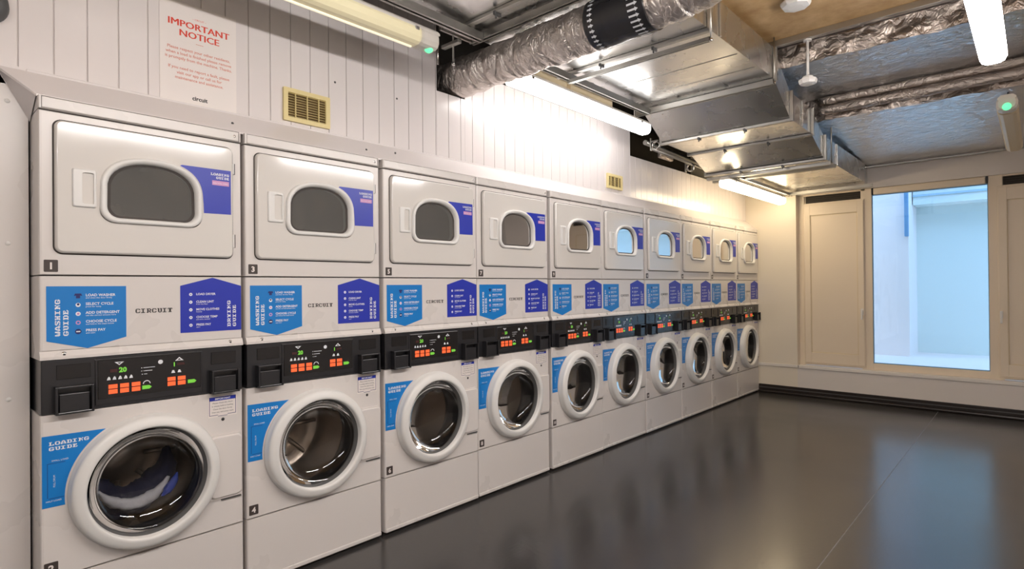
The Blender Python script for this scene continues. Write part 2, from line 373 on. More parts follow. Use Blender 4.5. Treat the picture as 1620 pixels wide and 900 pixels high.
# ------------------------------------------------------------------ ceiling: board, then foil-faced insulation in two steps down
c = MB(); c.box(.16, XR, YB, 4.03, H, H + .1, 'board'); c.box(-.9, .16, YB, D + .2, H, H + .1, 'dark'); c.box(.16, XR, 4.03, D + .2, H + .02, H + .1, 'dark'); struct(c, 'ceiling')  # strip beside the board coloured near black to give the unlit void
def crumple(name, pts_fn, nu, nv, m, amp, freq, seed):
    b = MB(); k = b.mi(m); G = []
    for i in range(nu + 1):
        row = []
        for j in range(nv + 1):
            p, n = pts_fn(i / nu, j / nv); e = amp * (noise.fractal(Vector(p) * freq + Vector((seed, 0, 0)), .8, 2.3, 4))
            row.append(b.bm.verts.new(Vector(p) + Vector(n) * e))
        G.append(row)
    for i in range(nu):
        for j in range(nv):
            f = b.bm.faces.new((G[i][j], G[i + 1][j], G[i + 1][j + 1], G[i][j + 1])); f.material_index = k; f.smooth = True
    return b
XI = 1.02
def flatf(z, y0, y1): return lambda u, v: ((XI + (XR - XI) * u, y0 + (y1 - y0) * v, z), (0, 0, -1))
def stepf(y, z0, z1, yo=0): return lambda u, v: ((XI + (XR - XI) * u, y + yo * v, z0 + (z1 - z0) * v), (0, -1, 0))
Z1, Z2 = 2.85, 2.66
b = crumple('x', flatf(Z1, 4.03, 4.97), 300, 80, 'foil', .007, 7.0, 1); b.box(XI, XR, 4.09, 5.04, Z1 + .03, H + .1, 'concrete'); tag(b.build('ceiling_foil', weld=False, normals=False), kind='structure')
b = crumple('x', lambda u, v: ((XI + (XR - XI) * u, 4.955 + (D + .04 - 4.955) * v, Z2 - .092 * v), (0, 0, -1)), 300, 170, 'foil', .007, 7.0, 5); b.box(XI, XR, 5.05, D + .2, Z2 + .03, H + .1, 'concrete'); tag(b.build('ceiling_foil_low', weld=False, normals=False), kind='structure')
b = crumple('x', stepf(4.02, Z1 - .004, H - .0), 220, 14, 'foil_wrap', .035, 7, 9); tag(b.build('ceiling_step', weld=False, normals=False), kind='structure')
b = crumple('x', stepf(4.955, Z2 - .004, Z1 + .01, .03), 220, 18, 'foil_wrap', .03, 7, 12); tag(b.build('ceiling_step_low', weld=False, normals=False), kind='structure')
c = MB(); c.box(.25, XR, 3.86, 3.90, 2.955, 3.0, 'galv_dull', bev=.004); c.box(.25, XR, 3.90, 4.0, 2.985, 3.0, 'skirt')
tag(c.build('ceiling_channel'), 'grey steel channel running across the ceiling at the end of the brown board', 'channel')
c = MB(); c.box(1.17, XR, D - .03, D + .0, 2.545, 2.562, 'galv_dull', bev=.003); tag(c.build('edge_angle'), 'thin grey metal angle closing the blue foil against the far wall', 'angle')
for i, (yy, zz, r) in enumerate(((4.91, 2.805, .032), (4.905, 2.725, .034))):
    b = MB(); L = []
    for k in range(140):
        x = 1.2 + k * .025; rr = r * (1 + .16 * noise.noise(Vector((x * 9, i * 7, 0)))); L.append([(x, yy + rr * math.cos(a * PI / 8) + .006 * noise.noise(Vector((x * 3, 3, i))), zz + rr * math.sin(a * PI / 8)) for a in range(16)])
    b.loops(L, 'foil_wrap', True, True)
    tag(b.build('lagged_pipe'), ('upper taped foil-lagged pipe along the step between the two foil ceilings', 'lower taped foil-lagged pipe along the step between the two foil ceilings')[i], 'pipe', 'lagged pipes across the ceiling')

# ------------------------------------------------------------------ stacked washer-dryer
WM = .684
RY, RZ = .328, .571         # centre of the washer door
def plate_hole(mb, outer, inner, cy, cz, x, m, xin=None, n=96, min_=None):
    def ray(poly, a):
        d = (math.cos(a), math.sin(a)); best = None
        for i in range(len(poly)):
            p, q = poly[i], poly[(i + 1) % len(poly)]; ex, ey = q[0] - p[0], q[1] - p[1]; den = d[0] * ey - d[1] * ex
            if abs(den) < 1e-12: continue
            t = ((p[0] - cy) * ey - (p[1] - cz) * ex) / den; s = ((p[0] - cy) * d[1] - (p[1] - cz) * d[0]) / den
            if t > 0 and -1e-9 <= s <= 1 + 1e-9 and (best is None or t < best): best = t
        return (cy + d[0] * best, cz + d[1] * best)
    ang = sorted([2 * PI * i / n for i in range(n)] + [math.atan2(p[1] - cz, p[0] - cy) % (2 * PI) for p in outer])
    ang = [a for i, a in enumerate(ang) if i == 0 or a - ang[i - 1] > 1e-4]
    o = [ray(outer, a) for a in ang]; i_ = [ray(inner, a) for a in ang]
    L = [[(x, p[0], p[1]) for p in o], [(x, p[0], p[1]) for p in i_]]
    mb.loops(L, m, smooth=False)
    if xin is not None: mb.loops([[(x, p[0], p[1]) for p in i_], [(xin, p[0], p[1]) for p in i_]], min_ or m, smooth=True)
def shell(mb, y0, y1, z0, z1, xb, xf, m, r=.009):       # open-fronted cabinet with rolled front edges
    def sec(e, x): return [(x, p[0], p[1]) for p in ((y0 + e, z0 + e * .3), (y1 - e, z0 + e * .3), (y1 - e, z1 - e * .3), (y0 + e, z1 - e * .3))]
    mb.loops([sec(0, xb), sec(0, xf - r), sec(r * .12, xf - r * .5), sec(r * .4, xf - r * .16), sec(r, xf)], m, True, False, True, False)
    e = r; return [(y0 + e, z0 + e * .3), (y1 - e, z0 + e * .3), (y1 - e, z1 - e * .3), (y0 + e, z1 - e * .3)]
def arch(y0, y1, z0, z1, n=20, rb=.045, zs=None):       # flat-bottomed arch outline, anticlockwise from bottom left corner
    cy = (y0 + y1) / 2; a = (y1 - y0) / 2; zs = zs if zs is not None else z0 + (z1 - z0) * .46
    P = []
    for i in range(7): t = PI + i * PI / 12; P.append((y0 + rb + rb * math.cos(t), z0 + rb + rb * math.sin(t)))
    for i in range(7): t = -PI / 2 + i * PI / 12; P.append((y1 - rb + rb * math.cos(t), z0 + rb + rb * math.sin(t)))
    for i in range(1, n):
        t = i * PI / n; c_, s_ = math.cos(t), math.sin(t)
        P.append((cy + a * math.copysign(abs(c_) ** .86, c_), zs + (z1 - zs) * abs(s_) ** .80))
    return P
proto = empty('stacked_washer_dryer', (0, 0, 0), 'x', 'washing machine', 'stacked washer dryers along the left wall')
XB = -.62
# kick panel and lower panel
p = MB(); shell(p, .003, WM - .003, .018, .297, XB, 0, 'enamel'); p.box(-.02, 0, .012, WM - .012, .02, .296, 'enamel')
p.box(-.06, -.02, .004, WM - .004, .0, .02, 'skirt'); p.box(-.022, .004, .006, WM - .006, .016, .036, 'enamel', bev=.004)
lp = p.build('lower_panel', proto)
# washer cabinet with the round door opening
p = MB(); o4 = shell(p, .003, WM - .003, .302, .866, XB, 0, 'enamel'); plate_hole(p, o4, disc2(RY, RZ, .215, 72), RY, RZ, 0, 'enamel', -.05)
p.build('washer_cabinet', proto)
# outer ring, seal, bowl, drum
p = MB(); p.lathe([(.251, .001), (.252, .007), (.248, .010), (.2470, .030), (.2450, .038), (.240, .044), (.231, .0485), (.217, .0525), (.210, .0535), (.2055, .051), (.2035, .046), (.2020, .030), (.201, .014)], RY, RZ, 'plastic_white', 96)
wd = p.build('washer_door', proto)
p = MB()
p.prism(rrect(.540, .674, .424, .690, .012), .0005, .007, 'enamel'); p.loops([[(x, a, b) for a, b in rrect(.545 + e, .673 - e, .430 + e, .684 - e, .02)] for x, e in ((.006, 0), (.011, .001), (.0135, .005))], 'enamel', False, True); p.box(.0005, .0065, .590, .670, .4165, .4215, 'seal')
p.build('hinge_cover', wd)
p = MB(); p.lathe([(.2018, .026), (.1985, .021), (.1955, .012), (.1935, .000)], RY, RZ, 'seal', 96); p.lathe([(.1935, .000), (.194, -.02), (.197, -.05), (.192, -.075), (.198, -.10), (.206, -.128), (.236, -.140)], RY, RZ, 'boot', 96); p.build('door_seal', wd)
p = MB(); p.lathe([(.193, .006), (.187, -.006), (.176, -.022), (.155, -.040), (.125, -.054), (.085, -.063), (.04, -.067), (.001, -.068)], RY, RZ, 'door_glass', 64, smooth=True); p.build('door_glass', wd)
p = MB(); p.lathe([(.236, -.142), (.243, -.155), (.245, -.18), (.245, -.42), (.235, -.44), (.12, -.45), (.10, -.435), (.03, -.43), (.001, -.43)], RY, RZ, 'drum', 64)
for k in range(3):
    a = .5 + k * 2 * PI / 3; d = Vector((0, math.cos(a), math.sin(a))); t = Vector((0, -math.sin(a), math.cos(a))); c0 = Vector((0, RY, RZ))
    L = []
    for x in (-.17, -.42):
        q = c0 + Vector((x, 0, 0)); L.append([q + d * .246 + t * .035, q + d * .205 + t * .012, q + d * .200, q + d * .205 - t * .012, q + d * .246 - t * .035])
    p.loops(L, 'drum', True, True, True, False)
for k in range(8):       # ribs pressed into the back of the drum
    a = k * PI / 4; d = Vector((0, math.cos(a), math.sin(a))); c0 = Vector((-.435, RY, RZ)); p.tube(c0 + d * .10, c0 + d * .225, .010, 'drum', 8)
p.build('drum', proto)
p = MB(); p.lathe([(.214, -.052), (.250, -.055), (.256, -.12), (.256, -.46), (.001, -.47)], RY, RZ, 'tub', 48); p.build('tub', proto)
# LOADING GUIDE sticker on the washer
p = MB(); P = [(.008, .548), (.057, .544)]
R0 = .258
a0, a1 = math.atan2(.547 - RZ, -math.sqrt(R0 ** 2 - (.547 - RZ) ** 2)) % (2 * PI), math.atan2(.790 - RZ, -math.sqrt(R0 ** 2 - (.790 - RZ) ** 2))
P = [(.008, .548)] + [(RY + R0 * math.cos(a0 + (a1 - a0) * i / 16), RZ + R0 * math.sin(a0 + (a1 - a0) * i / 16)) for i in range(17)] + [(.235, .790), (.008, .794)]
P.pop(-2)
p.prism(P, .0004, .0012, 'cyan'); X = .0017
p.geo(pix2d('LOADING', .0165, .012), X, .027, .760, 'print_white'); p.geo(pix2d('GUIDE', .0165, .012), X, .027, .742, 'print_white')
for a in ((.022, .072, .697, .6985), (.022, .0235, .58, .697)): p.rect(X, *a, 'print_navy')
p.rect(X, .026, .068, .577, .5785, 'print_navy'); p.geo(text2d('SMALL LOAD', .008), X, .034, .704, 'print_white'); p.geo(text2d('FULL DRUM', .008), X, .044, .615, 'print_white', rot=True); p.geo(text2d('HALF LOAD', .008), X, .018, .566, 'print_white')
p.build('loading_guide_sticker', proto)
# small white instruction label
p = MB(); p.prism(rrect(.541, .657, .765, .852, .003, 2), .0004, .0012, 'paper'); p.rect(X, .546, .652, .833, .848, 'blue'); p.rect(X, .546, .652, .8325, .8335, 'print_navy')
for a in ((.546, .548, .772, .848), (.650, .652, .772, .848), (.546, .58, .772, .774), (.618, .652, .772, .774), (.58, .618, .767, .769)): p.rect(X, *a, 'print_navy')
p.geo(text2d('IMPORTANT', .011, 'CENTER', .0003), X + .0005, .599, .8365, 'print_white')
for i, t in enumerate(('Please check the drum', 'is empty before loading.', 'Close the door firmly', 'then pay and press start')): p.geo(text2d(t, .0088, 'CENTER'), X, .599, .820 - i * .0125, 'print_dark')
p.build('instruction_label', proto)
p = MB(); p.lathe([(.0001, .002), (.006, .0015), (.007, .0002)], .600, .752, 'print_dark', 12); p.build('dot_hole', proto)  # dark disc standing in for the small hole below the label
# black control fascia with its raised panel, pay slot pockets
p = MB(); p.box(XB, -.012, .006, WM - .006, .868, 1.056, 'black'); p.box(-.014, .004, .006, WM - .006, .868, 1.054, 'black', bev=.003)
p.box(-.01, .0075, .158, .520, .878, 1.046, 'black', bev=.003)
fa = p.build('control_fascia', proto)
p = MB(); p.box(.005, .0095, .166, .513, .900, 1.040, 'black_panel', bev=.0015, seg=1); X = .0105
for y0, z0 in ((.212, .932), (.248, .932), (.285, .932), (.405, .936), (.441, .936)):
    p.rect(X, y0 - .014, y0 + .014, z0 + .002, z0 + .017, 'led_orange'); p.rect(X, y0 - .014, y0 + .014, z0 - .017, z0 - .001, 'led_orange')
for y0, z0 in ((.320, .925), (.478, .928)): p.flat(X, [(y0 - .015, z0 - .007), (y0 + .009, z0 - .007), (y0 + .017, z0), (y0 + .009, z0 + .007), (y0 - .015, z0 + .007)], 'led_green')
p.geo(text2d('20', .024, 'CENTER', .0012), X, .243, .992, 'led_green'); p.rect(X, .203, .226, .993, 1.005, 'led_off')
p.geo(text2d('1', .022, 'CENTER', .001), X, .415, .994, 'led_green'); p.rect(X, .425, .452, .997, 1.006, 'led_off')
# triangles and pictograms
def ring_tri(y0, z0, w, h, up_):
    s = 1 if up_ else -1
    q = [(y0 - w, z0 - s * h), (y0 + w, z0 - s * h), (y0, z0 + s * h)]; i = [(y0 - w * .45, z0 - s * h * .62), (y0 + w * .45, z0 - s * h * .62), (y0, z0 + s * h * .35)]
    for k in range(3): p.flat(X, [q[k], q[(k + 1) % 3], i[(k + 1) % 3], i[k]], 'print_white')
ring_tri(.232, 1.024, .015, .006, False); ring_tri(.433, 1.022, .015, .007, True)
for k in range(5): y0 = .199 + k * .0175; p.flat(X, [(y0 - .006, .966), (y0 + .006, .966), (y0 + .004, .975), (y0, .979), (y0 - .004, .973)], 'print_white')
for y0 in (.411, .433): p.flat(X, [(y0 - .007, .968), (y0 + .007, .968), (y0 + .003, .979), (y0 - .003, .979)], 'print_white')
for a in ((.302, .305, .998, 1.001), (.309, .348, .9985, 1.0005), (.302, .305, .986, .989), (.309, .339, .9865, .9885), (.304, .307, .974, .977), (.311, .322, .9745, .9765)): p.rect(X, *a, 'print_white')
for k in range(9):
    a, b2 = PI * k / 9, PI * (k + 1) / 9
    p.flat(X, [(.320 + .013 * math.cos(a), .938 + .013 * math.sin(a)), (.320 + .013 * math.cos(b2), .938 + .013 * math.sin(b2)), (.320 + .010 * math.cos(b2), .938 + .010 * math.sin(b2)), (.320 + .010 * math.cos(a), .938 + .010 * math.sin(a))], 'print_white')
p.flat(X, disc2(.367, 1.016, .0085), 'print_white')
p.build('display_panel', fa)
for y0, y1, z1 in ((.040, .150, .962), (.545, .655, .962)):
    p = MB(); z0 = .866
    p.box(.003, .040, y0, y0 + .008, z0, z1, 'black', bev=.002); p.box(.003, .040, y1 - .008, y1, z0, z1, 'black', bev=.002)
    p.box(.003, .038, y0, y1, z0, z0 + .008, 'black', bev=.002); p.box(.003, .034, y0, y1, z1 - .008, z1, 'black', bev=.002)
    p.box(.024, .030, y0 + .012, y1 - .012, z0 + .006, z1 - .026, 'black', bev=.002)
    p.build('coin_cup', fa)
    p = MB(); p.box(.004, .0065, y0 + .008, y1 - .004, .985, 1.035, 'black_panel', bev=.001, seg=1); p.build('coin_slot_plate', fa)
# middle guide panel with flared lip
p = MB(); shell(p, .003, WM - .003, 1.086, 1.346, XB, 0, 'enamel')
p.box(-.02, 0, .0115, WM - .0115, 1.088, 1.3435, 'enamel')
p.loops([[(x, .003, z) for x, z in ((-.3, 1.086), (0, 1.086), (.010, 1.066), (.010, 1.056), (-.3, 1.056))], [(x, WM - .003, z) for x, z in ((-.3, 1.086), (0, 1.086), (.010, 1.066), (.010, 1.056), (-.3, 1.056))]], 'enamel', True, True, True, False)
mp_ = p.build('guide_panel', proto)
for y0 in (.07, .630):
    p = MB(); p.lathe([(.0001, .009), (.004, .0085), (.0045, .006)], y0, 1.071, 'print_dark', 10); p.lathe([(.0046, .006), (.009, .0045), (.0095, .0005)], y0, 1.072, 'chrome', 12); p.build('screw', mp_)
X = .0017
p = MB(); p.prism([(.022, 1.120), (.138, 1.088), (.257, 1.121), (.257, 1.310), (.022, 1.310)], .0004, .0012, 'cyan')
p.geo(pix2d('WASHING', .0186, .0145), X, .060, 1.136, 'print_white', rot=True); p.geo(pix2d('GUIDE', .0186, .0145), X, .083, 1.136, 'print_white', rot=True)
for i, (t, s_) in enumerate((('LOAD WASHER', 'and close the door firmly'), ('SELECT CYCLE', 'press for temp'), ('ADD DETERGENT', 'use the correct amount here'), ('CHOOSE CYCLE', 'and follow the steps below'), ('PRESS PAY', 'and start'))):
    z0 = 1.274 - i * .0315; p.geo(text2d(t, .0128, 'LEFT', .0003), X, .133, z0, 'print_white'); p.geo(text2d(s_, .0078), X, .133, z0 - .008, 'print_white')
    y0 = .111; z0 += .001
    if i == 0: p.flat(X, [(y0 - .006, z0 - .008), (y0 + .006, z0 - .008), (y0 + .006, z0 + .002), (y0 + .012, z0), (y0 + .009, z0 + .009), (y0 - .009, z0 + .009), (y0 - .012, z0), (y0 - .006, z0 + .002)], 'print_navy')
    elif i == 4: p.flat(X, disc2(y0, z0, .0095), 'print_navy'); p.rect(X + .0004, y0 - .006, y0 + .006, z0 - .002, z0 + .002, 'print_white')
    else: p.flat(X, disc2(y0, z0, .0075), 'print_white' if i != 3 else 'print_pink'); p.flat(X + .0004, disc2(y0, z0 + (.002 if i == 1 else 0), .004), ('print_navy', 'print_navy', 'print_pink', 'cyan')[i])
p.build('washing_guide_sticker', mp_)
p = MB(); p.prism([(.441, 1.122), (.677, 1.122), (.677, 1.309), (.562, 1.343), (.441, 1.310)], .0004, .0012, 'blue')
p.geo(pix2d('DRYING', .0186, .013), X, .633, 1.138, 'print_white', rot=True); p.geo(pix2d('GUIDE', .0186, .013), X, .655, 1.138, 'print_white', rot=True)
for i, (t, s_) in enumerate((('LOAD DRYER', ''), ('CLEAN LINT', 'from the filter'), ('MOVE CLOTHES', 'loosely'), ('CHOOSE TEMP', 'and time needed'), ('PRESS PAY', 'start'))):
    z0 = 1.272 - i * .031; p.geo(text2d(t, .0122, 'LEFT', .0003), X, .499, z0, 'print_white'); p.geo(text2d(s_, .0078), X, .499, z0 - .008, 'print_white')
    p.flat(X, disc2(.479, z0 + .003, .0065, 8), 'print_white'); p.rect(X + .0004, .4765, .4815, z0 + .0015, z0 + .0045, 'blue')
p.build('drying_guide_sticker', mp_)
p = MB(); p.geo(pix2d('CIRCUIT', .0182, .0165), .0008, .287, 1.207, 'print_dark'); p.build('maker_lettering', mp_)
# dryer cabinet, cap, door
p = MB(); o4 = shell(p, .003, WM - .003, 1.350, 1.918, XB, 0, 'enamel'); plate_hole(p, o4, rrect(.10, .59, 1.48, 1.84, .08), .345, 1.66, 0, 'enamel', -.04)
p.build('dryer_cabinet', proto)
p = MB(); shell(p, .003, WM - .003, 1.9225, 1.968, XB, .003, 'enamel', .008); p.box(-.02, .003, .012, WM - .012, 1.926, 1.965, 'enamel', bev=.003)
p.box(-.02, -.006, .006, WM - .006, 1.915, 1.925, 'gap'); p.lathe([(.0001, .0045), (.005, .004), (.006, .003)], WM - .03, 1.945, 'chrome', 10)
p.build('top_cap', proto)
AO = (.172, .517, 1.541, 1.794); AI = (.197, .492, 1.562, 1.770)
p = MB(); dy0, dy1, dz0, dz1 = .045, .641, 1.426, 1.889
def door_sec(e, x): return [(x, a, b) for a, b in rrect(dy0 + e, dy1 - e, dz0 + e, dz1 - e, max(.004, .024 - e))]
p.loops([door_sec(0, .0005), door_sec(0, .010), door_sec(.002, .016), door_sec(.007, .0205)], 'enamel_door', smooth=True)
# soft shoulder that rolls the face in towards the edge
o_ = rrect(dy0 + .007, dy1 - .007, dz0 + .007, dz1 - .007, .017)
plate_hole(p, o_, arch(*AO), .3445, 1.655, .0205, 'enamel_door', None, 120)
dd = p.build('dryer_door', proto)
p = MB(); g_ = [(x, a, b) for x in (.0012,) for a, b in rrect(dy0 - .0045, dy1 + .0045, dz0 - .0045, dz1 + .0045, .028)]
p.loops([g_, [(.0012, a, b) for a, b in rrect(dy0 + .002, dy1 - .002, dz0 + .002, dz1 - .002, .022)]], 'gap'); p.build('door_gap_shade', dd)  # dark strip painted in for the shaded gap around the door
p = MB(); L = []
for e, x in ((0, .020), (.001, .029), (.005, .034), (.012, .0345), (.018, .031), (.0225, .022), (.024, .008), (.0245, -.03)):
    f = e / .0245; L.append([(x, a, b) for a, b in arch(AO[0] + (AI[0] - AO[0]) * f, AO[1] + (AI[1] - AO[1]) * f, AO[2] + (AI[2] - AO[2]) * f, AO[3] + (AI[3] - AO[3]) * f, rb=.052 - .014 * f)])
p.loops(L, 'plastic_white'); p.build('window_rim', dd)
p = MB(); ai = arch(*AI, rb=.038); p.loops([[(.010, a, b) for a, b in ai], [(.0095, .3445 + (a - .3445) * .93, 1.66 + (b - 1.66) * .93) for a, b in ai]], 'gap', False, False, True, False)
p.build('window_seal', dd)
p = MB(); p.flat(.0092, ai, 'dryer_glass'); p.build('window_glass', dd)
p = MB()
hs = [(.092, .163, 1.590, 1.726, .0205), (.093, .162, 1.591, 1.725, .0265), (.097, .158, 1.595, 1.721, .028)]
p.loops([[(x, a, b) for a, b in rrect(a0, b0, c0, d0, .006, 3)] for a0, b0, c0, d0, x in hs], 'plastic_white')
plate_hole(p, rrect(.097, .158, 1.595, 1.721, .006, 3), rrect(.120, .155, 1.602, 1.714, .005, 3), .1375, 1.658, .028, 'plastic_white', .012, 40)
p.rect(.012, .119, .156, 1.601, 1.715, 'plastic_white'); p.build('door_handle', dd)
# sticker beside the dryer window
p = MB(); P = [(.524, 1.605)] + [(AO[1] + .006, 1.64)]
cy, a_ = .3445, (AO[1] - AO[0]) / 2 + .004; zs = AO[2] + (AO[3] - AO[2]) * .46
for i in range(1, 12):
    t = i * (PI * .345) / 11; P.append((cy + a_ * math.cos(t) ** .86, zs + (AO[3] + .004 - zs) * math.sin(t) ** .80))
P += [(.444, 1.789), (.630, 1.790), (.630, 1.607)]
p.prism([q for q in P], .0208, .0215, 'blue'); X = .0222
p.geo(pix2d('LOADING', .0105, .0098, 'RIGHT'), X, .624, 1.764, 'print_white'); p.geo(pix2d('GUIDE', .0105, .0098, 'RIGHT'), X, .624, 1.750, 'print_white')
p.rect(X, .556, .622, 1.724, 1.743, 'print_pink'); p.geo(text2d('HALF FULL ONLY', .008, 'RIGHT'), X + .0004, .620, 1.730, 'print_white')
p.build('loading_sticker', dd)
for z0, z1 in ((1.470, 1.525), (1.780, 1.825)):
    p = MB(); p.box(.001, .014, .641, .6475, z0, z1, 'plastic_white', bev=.002); p.box(.001, .012, .6475, .651, z0, z1, 'gap'); p.build('hinge', dd)
p = MB(); p.lathe([(.25, -.045), (.27, -.06), (.27, -.50), (.10, -.52), (.001, -.52)], .343, 1.655, 'drum', 48)
for k in range(3):
    a = 1.1 + k * 2 * PI / 3; d = Vector((0, math.cos(a), math.sin(a))); t = Vector((0, -math.sin(a), math.cos(a))); c0 = Vector((0, .343, 1.655)); L = []
    for x in (-.08, -.48):
        q = c0 + Vector((x, 0, 0)); L.append([q + d * .27 + t * .03, q + d * .20 + t * .01, q + d * .20 - t * .01, q + d * .27 - t * .03])
    p.loops(L, 'drum', True, True, True, False)
p.build('dryer_drum', proto)

starts = [0.0, .695, 1.405, 2.090, 2.806, 3.452, 4.121, 4.801, 5.484, 6.176]
ends = [.686, 1.388, 2.088, 2.786, 3.450, 4.118, 4.798, 5.481, 6.170, 6.856]
LABELS = ['nearest stack, badges 1 and 2, navy laundry turning behind its washer door',
 'white stack with badges 3 and 4, second from the camera',
 'white stack with badges 5 and 6, between badge 3 and badge 7 stacks',
 'white stack with badges 7 and 8, fourth from the camera',
 'white stack with badges 9 and 10, fifth from the camera, right of a wide gap',
 'white stack with red laundry behind its washer door and no number badges',
 'seventh white stack, blue window reflection in its dryer glass, badge 13',
 'eighth white stack, third one back from the far wall, badge 15',
 'ninth white stack, next to last before the far wall, badge 17',
 'last white stack standing against the far wall, badge 19']
stacks = [proto] + [copy_tree(proto) for _ in range(9)]
for i, (o, y0, y1) in enumerate(zip(stacks, starts, ends)):
    o.location = (0 if i not in (3, 5) else -.006, y0, 0); o.scale = (1, (y1 - y0) / WM, 1); o['label'] = LABELS[i]
    if i != 5:
        for n_, (ya, za, txt) in enumerate(((.016, 1.360, str(2 * i + 1)), (.012, .316, str(2 * i + 2)))):
            b = MB(); b.prism(rrect(ya, ya + .039, za, za + .042, .002, 1), .0004, .0014, 'badge')
            b.geo(text2d(txt, .032 if len(txt) == 1 else .026, 'CENTER', .0012), .0019, ya + .0195, za + (.010 if len(txt) == 1 else .012), 'paper'); b.build('number_badge', o)

def blob(name, loc, sc, m, seed, label, grp):
    b = bmesh.new(); bmesh.ops.create_icosphere(b, subdivisions=4, radius=1)
    for v in b.verts:
        d = v.co.normalized(); f = 1 + .30 * noise.fractal(d * 1.7 + Vector((seed, 0, 0)), .9, 2, 4); v.co = Vector((d.x * sc[0] * f, d.y * sc[1] * f, d.z * sc[2] * f))
    for f in b.faces: f.smooth = True
    q = MB(); q.take(b, m); o = q.build(name); o.location = loc; return tag(o, label, 'laundry', grp)
G = 'laundry inside the washer drums'
def arc_cloth(yc, zc, x, R0, r, a0, a1, m, seed, label):
    L = []; n_ = 40
    for k in range(n_ + 1):
        a = math.radians(a0 + (a1 - a0) * k / n_); en = min(1, .25 + 3 * min(k, n_ - k) / n_) if a1 - a0 < 350 else 1
        c0 = Vector((x, yc + R0 * math.cos(a), zc + R0 * math.sin(a))); d = Vector((0, math.cos(a), math.sin(a))); R_ = []
        for q in range(14):
            t = 2 * PI * q / 14; rr = r * en * (1 + .35 * noise.fractal(Vector((math.cos(a) * 3 + seed, math.sin(a) * 3, t * .9)), .9, 2, 3)); R_.append(c0 + d * rr * math.cos(t) + Vector((rr * 1.1 * math.sin(t), 0, 0)))
        L.append(R_)
    p = MB(); p.loops(L, m, True, True); return tag(p.build('laundry'), label, 'laundry', G)
arc_cloth(.328, .571, -.29, .150, .060, 165, 375, 'cloth_navy', 1, 'dark navy garments heaped round the lower half of the nearest washer drum')
arc_cloth(.328, .571, -.178, .135, .022, 205, 335, 'cloth_white', 5, 'pale white garment lying in an arc in the nearest washer drum')
arc_cloth(.328, .571, -.145, .150, .014, 305, 345, 'cloth_blue', 9, 'small bright blue garment at the right of the nearest washer drum')
blob('laundry', (-.18, starts[5] + .29, .52), (.035, .055, .085), 'cloth_red', 6, 'bright red garment in the sixth washer', G)
blob('laundry', (-.30, starts[5] + .38, .42), (.08, .09, .055), 'cloth_grey', 8, 'grey garments under the red one in the sixth washer', G)
blob('laundry', (-.26, starts[6] + .33, .44), (.085, .11, .07), 'cloth_maroon', 11, 'dark maroon garments in the seventh washer', G)

# ------------------------------------------------------------------ things on the cladding
def vent(y0, y1, z0, z1, label):
    r = empty('wall_vent', (PX, (y0 + y1) / 2, z0), label, 'vent', 'louvred vents in the cladding'); w, h = (y1 - y0), z1 - z0
    p = MB(); plate_hole(p, rrect(-w / 2, w / 2, 0, h, .004, 2), rrect(-w / 2 + .022, w / 2 - .022, .020, h - .020, .002, 2), 0, h / 2, .014, 'vent_cream', .002, 48)
    e = rrect(-w / 2, w / 2, 0, h, .004, 2); p.loops([[(.001, a, b) for a, b in e], [(.014, a, b) for a, b in e]], 'vent_cream', smooth=False); p.build('vent_frame', r)
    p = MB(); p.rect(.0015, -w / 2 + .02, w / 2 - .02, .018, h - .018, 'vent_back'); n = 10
    for k in range(n):
        z = .024 + (h - .048) * k / (n - 1); p.face([(.003, -w / 2 + .023, z + .003), (.003, w / 2 - .023, z + .003), (.011, w / 2 - .023, z - .0025), (.011, -w / 2 + .023, z - .0025)], 'vent_cream')
    for k in range(1, 4): yy = -w / 2 + w * k / 4; p.box(.004, .0125, yy - .002, yy + .002, .02, h - .02, 'vent_cream')
    p.build('louvres', r)
vent(.938, 1.182, 2.103, 2.262, 'larger yellowed louvred vent above the second stack')
vent(3.740, 3.978, 2.118, 2.242, 'small yellowed louvred vent far along the wall, above the sixth stack')
# poster
p = MB(); p.prism([(.415, 2.079), (.722, 2.079), (.722, 2.508), (.415, 2.508)], PX + .0006, PX + .003, 'paper'); X = PX + .0036; cy = .5685
for dx in (-.0012, 0, .0012):
    p.geo(text2d('IMPORTANT', .0455, 'CENTER'), X + dx * .1, cy + dx, 2.4055, 'print_red', sx=.97, sz=.86); p.geo(text2d('NOTICE', .0455, 'CENTER'), X + dx * .1, cy + dx, 2.366, 'print_red', sx=.97, sz=.86)
p.geo(text2d('~ CIRCUIT ~', .010, 'CENTER'), X, cy, 2.447, 'print_red'); p.rect(X, cy - .015, cy + .015, 2.345, 2.347, 'print_redsoft')
for i, t in enumerate(('Please respect your other residents,', 'when a load is finished please remove', 'it promptly from the machine. Thanks.', None, 'If you need to report a fault, please', 'visit our app or call us for', 'maintenance and assistance.')):
    if t: p.geo(text2d(t, .0172, 'CENTER', .0003), X, cy, 2.305 - i * .0205, 'print_redsoft')
p.geo(text2d('circuit', .024, 'CENTER', .0008), X, cy, 2.104, 'print_dark')
tag(p.build('notice_poster'), 'white poster headed IMPORTANT NOTICE in red letters on the cladding', 'poster')
